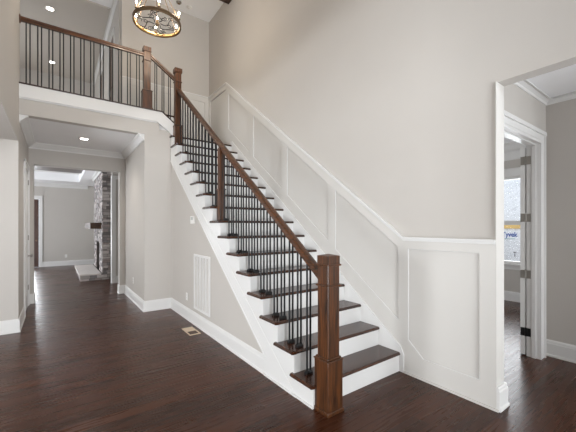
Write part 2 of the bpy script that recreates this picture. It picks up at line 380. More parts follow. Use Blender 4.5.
mb.sweep([(.99, 9.95), (.99, 12.3)], CR(3.0, .07, .07), 1); mb.sweep([(.65, 8.4), (.65, 13.3), (-3.2, 13.3)], CR(3.36, .10, .09), 1)
struct('trim_4', mb, M['white'], 'white crown moulding in the great room', 'crown moulding')

# loft fascia, with the sloping end beside the two upper steps
mb = MB(); mb.prism([(XL, 3.258), (1.413, 3.262), (1.60, 3.135), (1.70, 3.05), (1.735, 3.05), (1.735, 3.255), (1.488, 3.445), (XL, 3.445)], 'y', YC-.022, YC+.03)
mb.prism([(XL, 3.24), (1.405, 3.244), (1.413, 3.262), (XL, 3.258)], 'y', YC-.012, YC+.0)
struct('trim_5', mb, M['white'], 'white fascia board along the loft edge', 'fascia', bevel=.003)

# wainscot on the stair wall
def cap(y): return 1.333 if y <= 1.872 else min(1.333+.742*(y-1.872), 4.362)
def ptop(y): return 1.232 if y <= 1.83 else 1.241+.7345*(y-1.931)
def pbot(y): return .502+.740*(y-1.931)
def skirt(y): return R_+(y-(Y0-NOSE))*R_/G_+.075
YK = 1.872+(4.362-1.333)/.742
BK = [(1.055, 0), (1.95, 0), (YB, 3.6), (YB, 4.362), (YK, 4.362), (1.872, 1.333), (1.055, 1.333)]
struct('trim_6', MB().prism(BK, 'x', XR-.004, XR), M['panel'], 'white painted wainscot field on the stair wall', 'wainscot')
mb = MB(); xa, xb = XR-.022, XR-.004
flat = lambda a, b, z0, z1: mb.box(xa, xb, a, b, z0, z1)
Q = lambda *p: mb.prism(list(p), 'x', xa, xb)
ZT = 4.362-.112
mb.box(xa, xb, 1.055, 1.172, 0, 1.333); mb.box(xa, xb, 1.172, 1.824, 1.232, 1.333)
Q((1.172, 0), (1.666, 0), (1.666, .196), (1.172, .196)); Q((1.666, 0), (1.824, 0), (1.824, .335), (1.666, .196))
mb.box(xa, xb, 1.824, 1.866, 0, 1.333)
Q((1.866, .15), (1.931, .2), (1.931, cap(1.931)), (1.872, 1.333), (1.866, 1.333))
Q((1.931, .2), (5.857, 3.10), (5.857, pbot(5.857)), (1.931, pbot(1.931)))
for a, b in ((2.834, 2.955), (3.85, 4.0), (4.858, 5.018)):
    Q((a, pbot(a)), (b, pbot(b)), (b, ptop(b)), (a, ptop(a)))
Q((1.931, ptop(1.931)), (5.857, ptop(5.857)), (5.857, cap(5.857)), (1.931, cap(1.931)))
Q((5.857, ZL), (5.985, ZL), (5.985, 4.362), (YK, 4.362), (5.857, cap(5.857)))
mb.box(xa, xb, 5.985, YB, ZT, 4.362); mb.box(xa, xb, 5.985, 6.80, ZL, ZL+.25); mb.box(xa, xb, 6.80, YB, ZL, ZT)
struct('trim_7', mb, M['panel'], 'white wainscot stiles and rails climbing the stair wall', 'wainscot')
# cap moulding, a proud ledge following the top line
mb = MB()
def slope_strip(x0, x1, pts, dz):
    for (a, za), (b, zb) in zip(pts[:-1], pts[1:]):
        mb.prism([(a, za), (b, zb), (b, zb+dz), (a, za+dz)], 'x', x0, x1)
cl = [(1.055, 1.325), (1.872, 1.325), (YK, 4.354), (YB, 4.354)]
slope_strip(XR-.040, XR, cl, .02); slope_strip(XR-.031, XR-.022, [(y, z-.018) for y, z in cl], .018)
mb.box(1.03, XR-.004, YB-.03, YB, 4.354, 4.376)
struct('trim_8', mb, M['white'], 'white wainscot cap moulding climbing the stair wall', 'wainscot', bevel=.003)
# wainscot on the wall behind the landing
mb = MB(); mb.box(1.03, XR-.018, YB-.004, YB, ZL, 4.354)
for a, b in ((1.03, 1.12), (1.62, 1.73), (2.2, 2.32), (2.70, XR-.018)): mb.box(a, b, YB-.018, YB-.004, ZL, 4.354)
mb.box(1.03, XR-.018, YB-.0175, YB-.004, 4.24, 4.354); mb.box(1.03, XR-.018, YB-.0175, YB-.004, ZL, ZL+.25)
struct('trim_9', mb, M['panel'], 'white wainscot on the wall behind the landing', 'wainscot')
struct('trim_16', MB().box(XR-.0225, XT+.0, 1.049, 1.055, 0, 2.585).box(XR-.036, XR-.022, 1.03, 1.866, 0, .018), M['panel'], 'white painted end of the stair wall at the opening', 'jamb')
# inner panel mouldings: thin raised beads round each panel
mb = MB()
def bead(poly):
    n = len(poly); cx = sum(p[0] for p in poly)/n; cz = sum(p[1] for p in poly)/n
    pts3 = [(XR-.016, p[0], p[1]) for p in poly]
    for i in range(n): mb.tube([pts3[i], pts3[(i+1) % n]], .0055, 6)
bead([(1.172, .196), (1.666, .196), (1.824, .335), (1.824, 1.232), (1.172, 1.232)])
for (a, b) in ((1.931, 2.834), (2.955, 3.85), (4.0, 4.858), (5.018, 5.857)):
    bead([(a, pbot(a)), (b, pbot(b)), (b, ptop(b)), (a, ptop(a))])
bead([(5.985, ZL+.25), (6.80, ZL+.25), (6.80, ZT), (5.985, ZT)])
struct('trim_10', mb, M['white'], 'thin white panel beads in the stair wainscot', 'moulding')

def casing_x(mb, x, s, y0, y1, zt, w=.092, z0=0):
    """casing on a wall plane X=x, standing out towards s"""
    for a, b in ((y0-w, y0), (y1, y1+w)):
        mb.box(x, x+s*.016, a, b, z0, zt+w)
        e = (a, a+.02) if a < y0 else (b-.02, b)
        mb.box(x+s*.016, x+s*.026, e[0], e[1], z0, zt+w)
    mb.box(x, x+s*.016, y0, y1, zt, zt+w); mb.box(x, x+s*.030, y0-w, y1+w, zt+w-.022, zt+w+.012)
def casing_y(mb, y, s, x0, x1, zt, w=.092, z0=0):
    for a, b in ((x0-w, x0), (x1, x1+w)):
        mb.box(a, b, y, y+s*.016, z0, zt+w)
        e = (a, a+.022) if a < x0 else (b-.022, b)
        mb.box(e[0], e[1], y+s*.016, y+s*.028, z0, zt+w)
    mb.box(x0, x1, y, y+s*.016, zt, zt+w); mb.box(x0-w, x1+w, y, y+s*.034, zt+w-.026, zt+w+.014)
    mb.box(x0, x1, y+s*.016, y+s*.022, zt+.03, zt+.05)
# study doorway: jamb lining, stop and casing
mb = MB(); casing_y(mb, YV, -1, 3.17, 4.25, 2.35, .12)
mb.box(4.25, 4.27, YV, YV+.12, 0, 2.35); mb.box(3.15, 3.17, YV, YV+.12, 0, 2.35); mb.box(3.15, 4.27, YV, YV+.12, 2.35, 2.37)
mb.box(4.238, 4.25, YV+.03, YV+.07, 0, 2.35); mb.box(3.17, 4.238, YV+.03, YV+.07, 2.338, 2.35)
struct('trim_11', mb, M['white'], 'white casing and jamb of the study doorway', 'door casing', bevel=.002)
mb = MB(); casing_x(mb, XL, 1, 6.65, 7.45, 2.42)
struct('trim_12', mb, M['white'], 'white casing of the left hall door', 'door casing')
mb = MB(); casing_y(mb, 14.4, -1, -1.42, -.5, 2.43, .10)
struct('trim_13', mb, M['white'], 'white casing of the far outside door', 'door casing')
mb = MB(); mb.box(1.142, 1.16, 9.19, 9.36, 0, 2.75); mb.box(1.16, 1.235, 9.184, 9.2, .18, 2.75)
mb.box(1.34, 1.42, 9.184, 9.2, .18, 2.75); mb.box(1.235, 1.34, 9.184, 9.2, 2.66, 2.75)
struct('trim_14', mb, M['white'], 'white casing on the return wall near the fireplace', 'door casing')
mb = MB(); casing_x(mb, 1.0, -1, 7.66, 8.34, 5.57, .08, ZF); casing_x(mb, 1.0, -1, 9.6, 10.3, 5.57, .08, ZF)
struct('trim_15', mb, M['white'], 'white casings of the loft doors', 'door casing')

# ------------------------------------------------------------------ doors and windows
d = tag(MB().box(XL-.03, XL+.004, 6.66, 7.44, .012, 2.41).build('door_1', M['white']), 'white panel door in the left hall wall', 'door', None, 'structure')
mb = MB()
for z0, z1 in ((.25, 1.0), (1.15, 2.25)):
    for y0, y1 in ((6.78, 7.0), (7.1, 7.32)): mb.box(XL+.004, XL+.009, y0, y1, z0, z1)
mb.build('door_panel', M['white'], d)
MB().lathe((XL+.004, 7.36, .92), [(.028, 0), (.028, .006), (.010, .008), (.010, .04), (.026, .046), (.029, .062), (.020, .074)], 16, 'x').build('door_knob', M['nickel'], d)
for z in (.3, 1.2, 2.2): MB().box(XL+.004, XL+.011, 7.425, 7.448, z, z+.09).tube([(XL+.014, 7.446, z), (XL+.014, 7.446, z+.09)], .006, 8).build('hinge', M['nickel'], d)

# study door leaf, swung back against the study side of the wall
ang = math.radians(9); hx, hy = 4.252, YV+.130
def lf(a, b): # along the leaf, across the leaf
    return (hx + a*math.cos(ang) - b*math.sin(ang), hy + a*math.sin(ang) + b*math.cos(ang))
def leafbox(mb, a0, a1, b0, b1, z0, z1):
    mb.prism([lf(a0, b0), lf(a1, b0), lf(a1, b1), lf(a0, b1)], 'z', z0, z1)
mb = MB(); leafbox(mb, 0, 1.04, 0, .046, .012, 2.335)
d = tag(mb.build('door_2', M['white']), 'white study door swung open', 'door', None, 'structure')
for z in (.222, .868, 1.500, 2.140):
    mb = MB(); mb.box(4.246, 4.250, YV+.078, YV+.12, z, z+.092); leafbox(mb, -.005, -.0005, .004, .044, z, z+.092)
    mb.tube([(4.246, YV+.125, z-.004), (4.246, YV+.125, z+.096)], .006, 8)
    h = mb.build('hinge', M['nickel'] if z > .5 else M['iron'], d)
mb = MB(); leafbox(mb, .12, .48, .046, .052, .25, 1.0); leafbox(mb, .58, .94, .046, .052, .25, 1.0); leafbox(mb, .12, .48, .046, .052, 1.15, 2.2); leafbox(mb, .58, .94, .046, .052, 1.15, 2.2)
mb.build('door_panel', M['white'], d)
# far outside door
d = tag(MB().box(-.65, -.505, 14.42, 14.47, .01, 2.42).box(-1.415, -1.30, 14.42, 14.47, .01, 2.42).box(-1.30, -.65, 14.42, 14.47, 2.29, 2.42).box(-1.30, -.65, 14.42, 14.47, .01, .3).build('door_3', M['door_wood']), 'dark stained glazed door in the far wall', 'door', None, 'structure')
MB().box(-1.30, -.65, 14.44, 14.45, .3, 2.29).build('pane', M['glass'], d)
MB().lathe((-.575, 14.42, .95), [(.026, 0), (.026, -.008), (.010, -.010), (.010, -.04), (.027, -.05), (.02, -.07)], 14, 'y').build('door_knob', M['bronze'], d)
# loft doors
d = tag(MB().box(.985, 1.0, 7.67, 8.33, ZF+.01, 5.56).build('door_4', M['door_wood']), 'dark stained wooden loft door', 'door', None, 'structure')
mb = MB()
for y0, y1 in ((7.74, 7.95), (8.05, 8.26)):
    for z0, z1 in ((ZF+.2, ZF+.9), (ZF+1.05, ZF+1.95)): mb.box(.975, .985, y0, y1, z0, z1)
mb.build('door_panel', M['door_wood'], d)
d = tag(MB().box(.985, 1.0, 9.61, 10.29, ZF+.01, 5.56).build('door_5', M['door_wood']), 'second dark loft door farther back', 'door', None, 'structure')
MB().lathe((.985, 9.7, ZF+1.0), [(.026, 0), (.026, -.008), (.010, -.010), (.010, -.04), (.027, -.05), (.02, -.07)], 14, 'x').build('door_knob', M['bronze'], d)
# front door behind the viewer: glazed double door
mb = MB()
for x in (.1, 1.16): mb.box(x+.02, x+.13, -2.36, -2.31, .01, 2.43); mb.box(x+.91, x+1.02, -2.36, -2.31, .01, 2.43); mb.box(x+.13, x+.91, -2.36, -2.31, .01, .35); mb.box(x+.13, x+.91, -2.36, -2.31, 2.3, 2.43)
d = tag(mb.build('door_6', M['door_wood']), 'glazed front door behind the viewer', 'door', None, 'structure')
MB().box(.23, 1.01, -2.34, -2.335, .35, 2.3).box(1.29, 2.07, -2.34, -2.335, .35, 2.3).build('pane', M['glass'], d)
# windows
def window_frame(mb, ax, p, s, a0, a1, z0, z1, mull=()):
    def B(a, b, z, zz, t0, t1):
        if ax == 'x': mb.box(p+t0*s, p+t1*s, a, b, z, zz)
        else: mb.box(a, b, p+t0*s, p+t1*s, z, zz)
    w = .05
    B(a0, a0+w, z0, z1, -.09, -.03); B(a1-w, a1, z0, z1, -.09, -.03); B(a0+w, a1-w, z0, z0+w, -.09, -.03); B(a0+w, a1-w, z1-w, z1, -.09, -.03)
    for q in mull: B(q-.02, q+.02, z0+w, z1-w, -.085, -.035)
mb = MB(); window_frame(mb, 'x', 7.157, -1, 2.15, 3.15, .72, 2.42)
mb.box(7.19, 7.245, 2.2, 3.1, 1.478, 1.56)
wn = tag(mb.build('window_1', M['white']), 'double hung study window', 'window', None, 'structure')
MB().box(7.215, 7.22, 2.2, 3.1, .77, 1.478).box(7.215, 7.22, 2.2, 3.1, 1.56, 2.37).build('pane', M['glass'], wn)
mb = MB(); mb.box(7.157, 7.10, 2.0, 3.3, .695, .722); mb.box(7.157, 7.14, 2.05, 3.25, .61, .695)
mb.box(7.157, 7.139, 2.05, 2.15, .722, 2.42); mb.box(7.157, 7.139, 3.15, 3.25, .722, 2.42); mb.box(7.157, 7.139, 2.05, 3.25, 2.42, 2.55); mb.box(7.157, 7.125, 2.03, 3.27, 2.55, 2.58)
mb.build('window_casing', M['white'], wn)
for nm, ax, p, s, a0, a1, z0, z1, lab in (('window_2', 'y', -2.25, 1, .1, 2.3, 3.15, 5.25, 'tall foyer window over the front door'), ('window_3', 'x', -4.5, 1, 1.1, 3.3, .6, 2.55, 'dining room window'),
                                      ('window_4', 'x', -4.05, 1, 9, 13, .35, 2.65, 'great room window'), ('window_5', 'x', -3.15, 1, 8.6, 10.6, 4.3, 5.5, 'loft window'), ('window_6', 'y', -2.25, 1, 3.25, 4.25, .6, 2.4, 'vestibule window'), ('window_7', 'y', 6.0, -1, 4.2, 6.2, .7, 2.4, 'unseen study back window, added to brighten the study')):  # window_7 is unseen, put in so the added lamp reaches the study
    mb = MB(); window_frame(mb, ax, p, s, a0, a1, z0, z1, [(a0+a1)/2])
    wn = tag(mb.build(nm, M['white']), lab, 'window', None, 'structure')
    pm = MB()
    if ax == 'x': pm.box(p-.062, p-.058, a0+.05, a1-.05, z0+.05, z1-.05)
    else: pm.box(a0+.05, a1-.05, p-.062, p-.058, z0+.05, z1-.05)
    pm.build('pane', M['glass'], wn)

# ------------------------------------------------------------------ neighbouring house outside the study window
nh = thing('neighbouring_house', 'house under construction in printed white wrap, outside the study window', 'house', (9.3, 3, -.5))
MB().box(9.2, 9.5, -1, 8, -.5, 4.5).build('wrapped_wall', M['wrap'], nh)
MB().box(9.18, 9.2, -1, 8, 1.398, 1.50).build('sheathing_strip', M['sheathing'], nh)
def text_mesh(body, size):
    cu = bpy.data.curves.new('lettering', 'FONT'); cu.body = body; cu.size = size; cu.extrude = .002; cu.offset = .004
    o = bpy.data.objects.new('lettering_source', cu); C.objects.link(o)
    dg = bpy.context.evaluated_depsgraph_get(); dg.update()
    me = bpy.data.meshes.new_from_object(o.evaluated_get(dg)); bpy.data.objects.remove(o); return me
tm = text_mesh('Tyvek', .165)
xs = [v.co.x for v in tm.vertices]; wd = max(xs)-min(xs); k = .345/wd
for v in tm.vertices: v.co = Vector((-.0, -(v.co.x-max(xs))*k, v.co.y)) + Vector((-v.co.z, 0, 0))
tm.materials.append(M['blue_ink'])
to = bpy.data.objects.new('printed_lettering', tm); C.objects.link(to); to.parent = nh; to.location = Vector((9.197, 2.99, 1.195)) - WORLD[nh.name]
mb = MB()
for i in range(9): mb.box(9.197, 9.2, 3.27-i*.026, 3.255-i*.026, 1.13, 1.152)
mb.build('small_print', M['green_ink'], nh)
mb = MB(); mb.box(9.197, 9.2, 3.02, 3.09, .80, .815); mb.box(9.197, 9.2, 3.045, 3.06, .70, .80)
mb.build('printed_mark', M['black_ink'], nh)
struct('ground', MB().box(7.4, 30, -20, 30, -.6, -.5), M['ground'], 'bare ground outside', 'ground')

# ------------------------------------------------------------------ staircase
st = thing('staircase', 'oak staircase with white risers, box newels and black iron balusters along the wainscot wall', 'staircase', (2.2, 1.93, 0))
def tread_part(k):
    y0 = Y0-NOSE+(k-1)*G_; y1 = y0+G_+NOSE if k < 16 else YB-.02; z1 = k*R_; z0 = z1-.031
    mb = MB(); x1 = XR-.023; xo = XS-.032
    r = .0135
    # rounded nosing in section (y,z)
    sec = [(y1, z0), (y0+r, z0)] + [(y0+r-r*math.sin(a), z0+r-r*math.cos(a)) for a in [math.pi*i/6 for i in range(1, 6)]] + [(y0+r, z1), (y1, z1)]
    mb.prism(sec, 'x', XS, x1)
    ye = y1+.008 if k < 16 else YC-.024
    mb.box(xo, XS, y0+r, ye, z0, z1)
    secx = [(xo, z0)] + [(xo-r*math.sin(a), z0+r-r*math.cos(a)) for a in [math.pi*i/6 for i in range(1, 6)]] + [(xo, z1)]
    mb.prism(secx, 'y', y0+r, ye)
    mb.prism([(xo, y0+.004), (XS, y0), (XS, y0+r), (xo-r, y0+r)], 'z', z0+.003, z1-.003)
    return mb.build('tread', M['tread'], st)
for k in range(1, 16): tread_part(k)
lp = tread_part(16); lp.name = 'landing_floor'
for k in range(1, 17):
    y = Y0+(k-1)*G_
    MB().box(XS, XR-.023, y-.018, y, (k-1)*R_, k*R_-.031).build('riser', M['white'], st)
mb = MB(); top = []
for k in range(1, 17):
    y = Y0-.018+(k-1)*G_; top += [(y, (k-1)*R_), (y, k*R_-.032)]
top += [(5.79, 16*R_-.028), (5.79, zlow(5.79)+.14)]
def zseam(y): return .7566*(y-2.131)
poly = [(Y0-.018, 0)] + top[1:] + [(2.131+.01, 0)]
mb.prism(poly, 'x', XS-.014, XS-.0005)
mb.build('stringer', M['white'], st)
mb = MB(); mb.prism([(2.131, 0), (2.64, 0), (2.64, .186), (5.79, zlow(5.79)), (5.79, zseam(5.79))], 'x', XS-.018, XS-.0005)
mb.prism([(2.62, .185), (2.64, .186), (5.79, zlow(5.79)-.004), (5.79, zlow(5.79)+.014)], 'x', XS-.025, XS-.018)
mb.box(XS-.028, XS-.018, 2.131, 2.64, 0, .018); mb.box(XS-.024, XS-.014, 1.915, 2.131, 0, .018)
mb.build('stringer_band', M['white'], st)
# wall skirt on the wainscot side
mb = MB(); mb.prism([(1.866, 0), (Y0+.1, 0), (5.60, 2.55), (5.74, ZL-.03), (5.74, skirt(5.68)), (5.66, skirt(5.66)), (1.90, R_+.06), (1.866, R_-.01)], 'x', XR-.034, XR-.0225)
mb.build('skirtboard', M['white'], st)
MB().box(1.46, 1.70, YC+.032, YB-.02, ZL, ZF-.03).build('upper_riser', M['white'], st)
MB().box(1.45, 1.72, YC+.035, YB-.02, ZF-.025, ZF).build('upper_tread', M['tread'], st)
MB().box(1.9, 2.7, 5.72, 6.8, ZL-.26, ZL-.03).build('landing_frame', M['white'], st)

# ------------------------------------------------------------------ railings
def newel(root, cx, cy, z0, zt, wb, ws, hb, capw=.004, name='newel_post'):
    """box newel: base box, moulding, shaft, collars and cap"""
    q = lambda mb, w_, a, b: mb.box(cx-w_/2, cx+w_/2, cy-w_/2, cy+w_/2, a, b)
    mb = MB(); q(mb, ws, z0+hb+.02, zt-.071)
    n = mb.build(name, M['wood_z'], root, bevel=.003)
    mb = MB(); q(mb, wb, z0, z0+hb); q(mb, wb+.018, z0, z0+.03)
    mb.build('newel_base', M['wood_z'], n, bevel=.004)
    mb = MB(); q(mb, wb+.012, z0+hb, z0+hb+.012); q(mb, ws+.022, z0+hb+.012, z0+hb+.026)
    mb.build('base_moulding', M['wood_x'], n, bevel=.004)
    for zz in (zt-.245, zt-.085):
        mb = MB(); q(mb, ws+.024, zz, zz+.014); mb.build('collar', M['wood_x'], n, bevel=.004)
    mb = MB(); a = (ws+capw)/2; q(mb, ws+capw, zt-.071, zt-.006)
    mb.add([(cx-a, cy-a, zt-.006), (cx+a, cy-a, zt-.006), (cx+a, cy+a, zt-.006), (cx-a, cy+a, zt-.006), (cx, cy, zt+.008)], [(0, 1, 4), (1, 2, 4), (2, 3, 4), (3, 0, 4), (3, 2, 1, 0)])
    mb.build('newel_cap', M['wood_z'], n)
    return n
def baluster(root, x, y, z0, z1, along, sep, shoe=True, slope=0):
    mb = MB()
    for s in (-1, 1):
        dx, dy = (s*sep, 0) if along == 'x' else (0, s*sep)
        mb.tube([(x+dx, y+dy, z0), (x+dx, y+dy, z1+slope*dy)], .0086 if shoe else .0078, 8)
    b = mb.build('baluster', M['iron'], root)
    if shoe:
        mb = MB(); ex, ey = (sep+.015, .017) if along == 'x' else (.017, sep+.015)
        mb.box(x-ex, x+ex, y-ey, y+ey, z0, z0+.016)
        mb.add([(x-ex, y-ey, z0+.016), (x+ex, y-ey, z0+.016), (x+ex, y+ey, z0+.016), (x-ex, y+ey, z0+.016),
                (x-ex*.7, y-ey*.6, z0+.03), (x+ex*.7, y-ey*.6, z0+.03), (x+ex*.7, y+ey*.6, z0+.03), (x-ex*.7, y+ey*.6, z0+.03)],
               [(0, 1, 5, 4), (1, 2, 6, 5), (2, 3, 7, 6), (3, 0, 4, 7), (4, 5, 6, 7)])
        mb.build('shoe', M['iron'], b)
    return b
def rail_sec(w_, h):
    """handrail section (across, up) with a rounded top"""
    a = w_/2
    return [(-a*.62, 0), (a*.62, 0), (a*.66, h*.3), (a, h*.45), (a, h*.78), (a*.72, h*.95), (0, h), (-a*.72, h*.95), (-a, h*.78), (-a, h*.45), (-a*.66, h*.3)]
def rail(root, p0, p1, across, h=.066, w_=.068, name='handrail', m=None):
    p0, p1 = Vector(p0), Vector(p1); ac = Vector(across)
    sec = rail_sec(w_, h); n = len(sec); k = (p1-p0).normalized(); kk = h and 1/max(.3, math.sqrt(k.x**2+k.y**2))
    vs = [p+ac*a+Vector((0, 0, 1))*(z*kk) for p in (p0, p1) for a, z in sec]
    mb = MB(); mb.add(vs, [tuple(range(n))[::-1], tuple(range(n, 2*n))]+[(i, (i+1) % n, n+(i+1) % n, n+i) for i in range(n)])
    return mb.build(name, m or M['wood_y'], root)
XB = 1.742
def zrail(y): return 1.160+.7525*(y-2.022)   # top of the handrail
sr = st
newel(sr, 1.740, 1.842, 0, 1.225, .158, .121, .405)
newel(sr, XB, 5.715, 15*R_, 4.245, .122, .102, .36, .026)
mb = MB(); mb.box(XB-.043, XB+.043, 3.826, 3.912, 8*R_+.0, 8*R_+.40)
mn = mb.build('newel_post', M['wood_z'], sr, bevel=.003)
MB().box(XB-.036, XB+.036, 3.833, 3.905, 8*R_+.415, zrail(3.87)-.08).build('newel_shaft', M['wood_z'], mn, bevel=.003)
MB().box(XB-.049, XB+.049, 3.82, 3.918, 8*R_+.40, 8*R_+.415).build('moulding', M['wood_x'], mn, bevel=.002)
rail(sr, (XB, 1.90, zrail(1.90)-.084), (XB, 5.665, zrail(5.665)-.084), (1, 0, 0))
for k in range(1, 16):
    yn = Y0-NOSE+(k-1)*G_
    for i, dy in enumerate((.064, .186)):
        y = yn+dy
        if k == 1 and i == 0: continue
        if k == 8 and i == 1: continue
        if k == 15 and i == 1: continue
        baluster(sr, XB, y, k*R_, zrail(y)-.080, 'x', .0185)
# short raking rail from the landing newel up to the loft newel
XA, YA = 1.262, 5.868
rail(sr, (1.318, YA-.03, 4.352), (XB-.05, YA-.10, 4.045), (.0, 1, 0), h=.062, w_=.064, m=M['wood_x'])
def zsl(x): return 3.462+(x-1.488)*(-.77)
for x in (1.395, 1.515, 1.625):
    z0 = 3.466 if x < 1.46 else zsl(x)+.004
    baluster(sr, x, YC+.006, z0, 4.352-(x-1.318)*.768+.01, 'x', .016, False)
mb = MB(); mb.prism([(1.50, 3.446), (1.735, 3.256), (1.735, 3.274), (1.50, 3.464)], 'y', YC-.03, YC+.045)
mb.build('shoe_rail', M['landing'], sr)

br = thing('balcony_railing', 'level oak balcony railing with black iron balusters along the loft edge', 'railing', (.4, YA, ZF))
newel(br, XA, YA, ZF+.02, 4.535, .152, .108, .31, .016)
rail(br, (XL+.012, YA-.015, 4.352), (XA-.055, YA-.015, 4.362), (0, 1, 0), h=.066, w_=.068, m=M['wood_x'])
MB().lathe((XL, YA-.015, 4.385), [(.062, .0), (.062, .008), (.052, .014), (.0, .014)], 20, 'x').build('rosette', M['wood_x'], br)
MB().box(XL, 1.488, YC-.034, YC+.12, ZF+.002, ZF+.022).build('shoe_rail', M['landing'], br, bevel=.004)
for k in range(11):
    x = -.325+.1305*k
    baluster(br, x, YA-.015, ZF+.022, 4.365, 'x', .0215, False)
baluster(br, 1.12, YA-.015, ZF+.022, 4.365, 'x', .0215, False)

# ------------------------------------------------------------------ chandelier
CX, CY, CZ = 1.205, 4.92, 4.45
ch = thing('ring_chandelier', 'round iron ring chandelier with candle lights hanging above the balcony newel', 'chandelier', (CX, CY, CZ))
RR = .325
MB().lathe((CX, CY, CZ), [(RR, -.02), (RR, .02), (RR-.008, .02), (RR-.008, -.02), (RR, -.02)], 48).build('ring', M['bronze'], ch)
mb = MB()
for h in (-.022, .022): mb.tube([(CX+RR*math.cos(a), CY+RR*math.sin(a), CZ+h) for a in [2*math.pi*i/48 for i in range(49)]], .0075, 8)
mb.build('ring_rim', M['bronze'], ch)
M['lamplit_bronze'] = mat('lamplit_inner_band', srgb(190, 150, 96), .35, .7)  # gold tone paints the bulbs' light onto the ring's inner side
MB().lathe((CX, CY, CZ), [(RR-.010, -.018), (RR-.010, .018), (RR-.016, .018), (RR-.016, -.018), (RR-.010, -.018)], 48).build('inner_band', M['lamplit_bronze'], ch)
A0 = .35
for i in range(6):
    a = A0+i*math.pi/3; px, py = CX+RR*math.cos(a), CY+RR*math.sin(a)
    c = MB().lathe((px, py, CZ+.022), [(.006, 0), (.022, .012), (.022, .022), (.010, .026), (.010, .075), (.0, .075)], 12).build('candle_holder', M['bronze'], ch)
    MB().lathe((px, py, CZ+.097), [(.004, 0), (.011, .012), (.012, .024), (.007, .042), (.001, .056)], 12).build('bulb', M['bulb'], c)
    lp_ = bpy.data.lights.new('candle_light', 'POINT'); lp_.energy = 9.5; lp_.color = (1, .86, .68); lp_.shadow_soft_size = .03
    lo = bpy.data.objects.new('candle_light', lp_); C.objects.link(lo); lo.location = (px, py, CZ+.19)
    MB().tube([(px, py, CZ+.02), (CX+.03*math.cos(a), CY+.03*math.sin(a), CZ+.62)], .0045, 6).build('hanging_rod', M['bronze'], ch)
    # scrollwork spoke
    mb = MB()
    e = Vector((math.cos(a), math.sin(a), 0)); f_ = Vector((-math.sin(a), math.cos(a), 0)); o_ = Vector((CX, CY, CZ-.012))
    pts = []
    for j in range(40):
        t = j/39; rr = .045+t*(RR-.075); sw = .055*math.sin(t*2*math.pi)
        pts.append(o_+e*rr+f_*sw)
    mb.tube(pts, .006, 6)
    for s, r0, off in ((1, .05, .15), (-1, .042, .245)):
        cpt = o_+e*off+f_*(s*.075)
        sp = [cpt+(e*math.cos(u*s+(0 if s > 0 else math.pi))+f_*math.sin(u*s))*(r0*(1-u/9.5)) for u in [q*.3 for q in range(28)]]
        mb.tube(sp, .0052, 6)
    mb.build('scrollwork', M['iron'], ch)
hub = MB().lathe((CX, CY, CZ-.05), [(.0, 0), (.016, .01), (.03, .03), (.03, .05), (.012, .07), (.012, .10), (.0, .10)], 16).build('hub', M['bronze'], ch)
MB().lathe((CX, CY, CZ+.05), [(.004, 0), (.011, .012), (.012, .024), (.007, .042), (.001, .056)], 12).build('bulb', M['bulb'], hub)
MB().lathe((CX, CY, CZ+.60), [(.0, 0), (.04, .01), (.045, .05), (.02, .08), (.0, .08)], 16).build('crown_hub', M['bronze'], ch)
MB().tube([(CX, CY, CZ+.67), (CX, CY, ZC-.03)], .008, 8).build('stem', M['bronze'], ch)
MB().lathe((CX, CY, ZC-.035), [(.03, 0), (.065, .015), (.07, .035)], 20).build('canopy', M['bronze'], ch)

# ------------------------------------------------------------------ beam, lamps, detectors
tag(MB().box(XL, XR, 5.62, 5.885, 5.93, ZC).build('ceiling_beam', M['beam'], origin=(1.2, 5.75, 5.93)), 'dark wood beam crossing the foyer ceiling, its end on the right wall', 'beam')
def can(x, y, z, label, power, spot=True):
    t = thing('recessed_light', label, 'ceiling light', (x, y, z))
    MB().lathe((x, y, z-.008), [(.062, .0), (.085, .0), (.088, .008), (.062, .008), (.062, .0)], 28).build('trim_ring', M['plastic'], t)
    MB().lathe((x, y, z-.006), [(.0, 0), (.061, 0), (.061, .005), (.0, .005)], 28).build('lamp_face', M['lamp'], t)
    l = bpy.data.lights.new('recessed_lamp', 'SPOT'); l.energy = power; l.spot_size = math.radians(140); l.spot_blend = 1; l.color = (1, .93, .84); l.shadow_soft_size = .06
    o = bpy.data.objects.new('recessed_lamp', l); C.objects.link(o); o.location = (x, y, z-.02)
can(.404, 6.74, 3.02, 'recessed light in the hall ceiling below the loft', 90)
can(-.105, 8.40, ZC-.03, 'recessed loft ceiling light nearer the railing', 60)
can(-.097, 11.1, ZC-.03, 'recessed loft ceiling light farther back, seen low between the balusters', 60)
t = thing('smoke_detector', 'dark round ceiling sensor beside the chandelier', 'smoke detector', (2.05, 6.64, ZC))
MB().lathe((2.05, 6.64, ZC-.03), [(.0, 0), (.035, 0), (.05, .012), (.052, .03), (.0, .03)], 20).build('body', M['nickel'], t)
MB().lathe((2.05, 6.64, ZC-.042), [(.0, 0), (.022, .002), (.022, .012), (.0, .012)], 16).build('vent', M['bronze'], t)
t = thing('smoke_detector', 'pale round ceiling sensor closer to the stair corner', 'smoke detector', (2.275, 6.66, ZC))
MB().lathe((2.275, 6.66, ZC-.025), [(.0, 0), (.04, 0), (.055, .01), (.058, .025), (.0, .025)], 20).build('body', M['plastic'], t)
MB().lathe((2.275, 6.66, ZC-.034), [(.0, 0), (.024, .002), (.024, .009), (.0, .009)], 16).build('vent', M['plastic'], t)

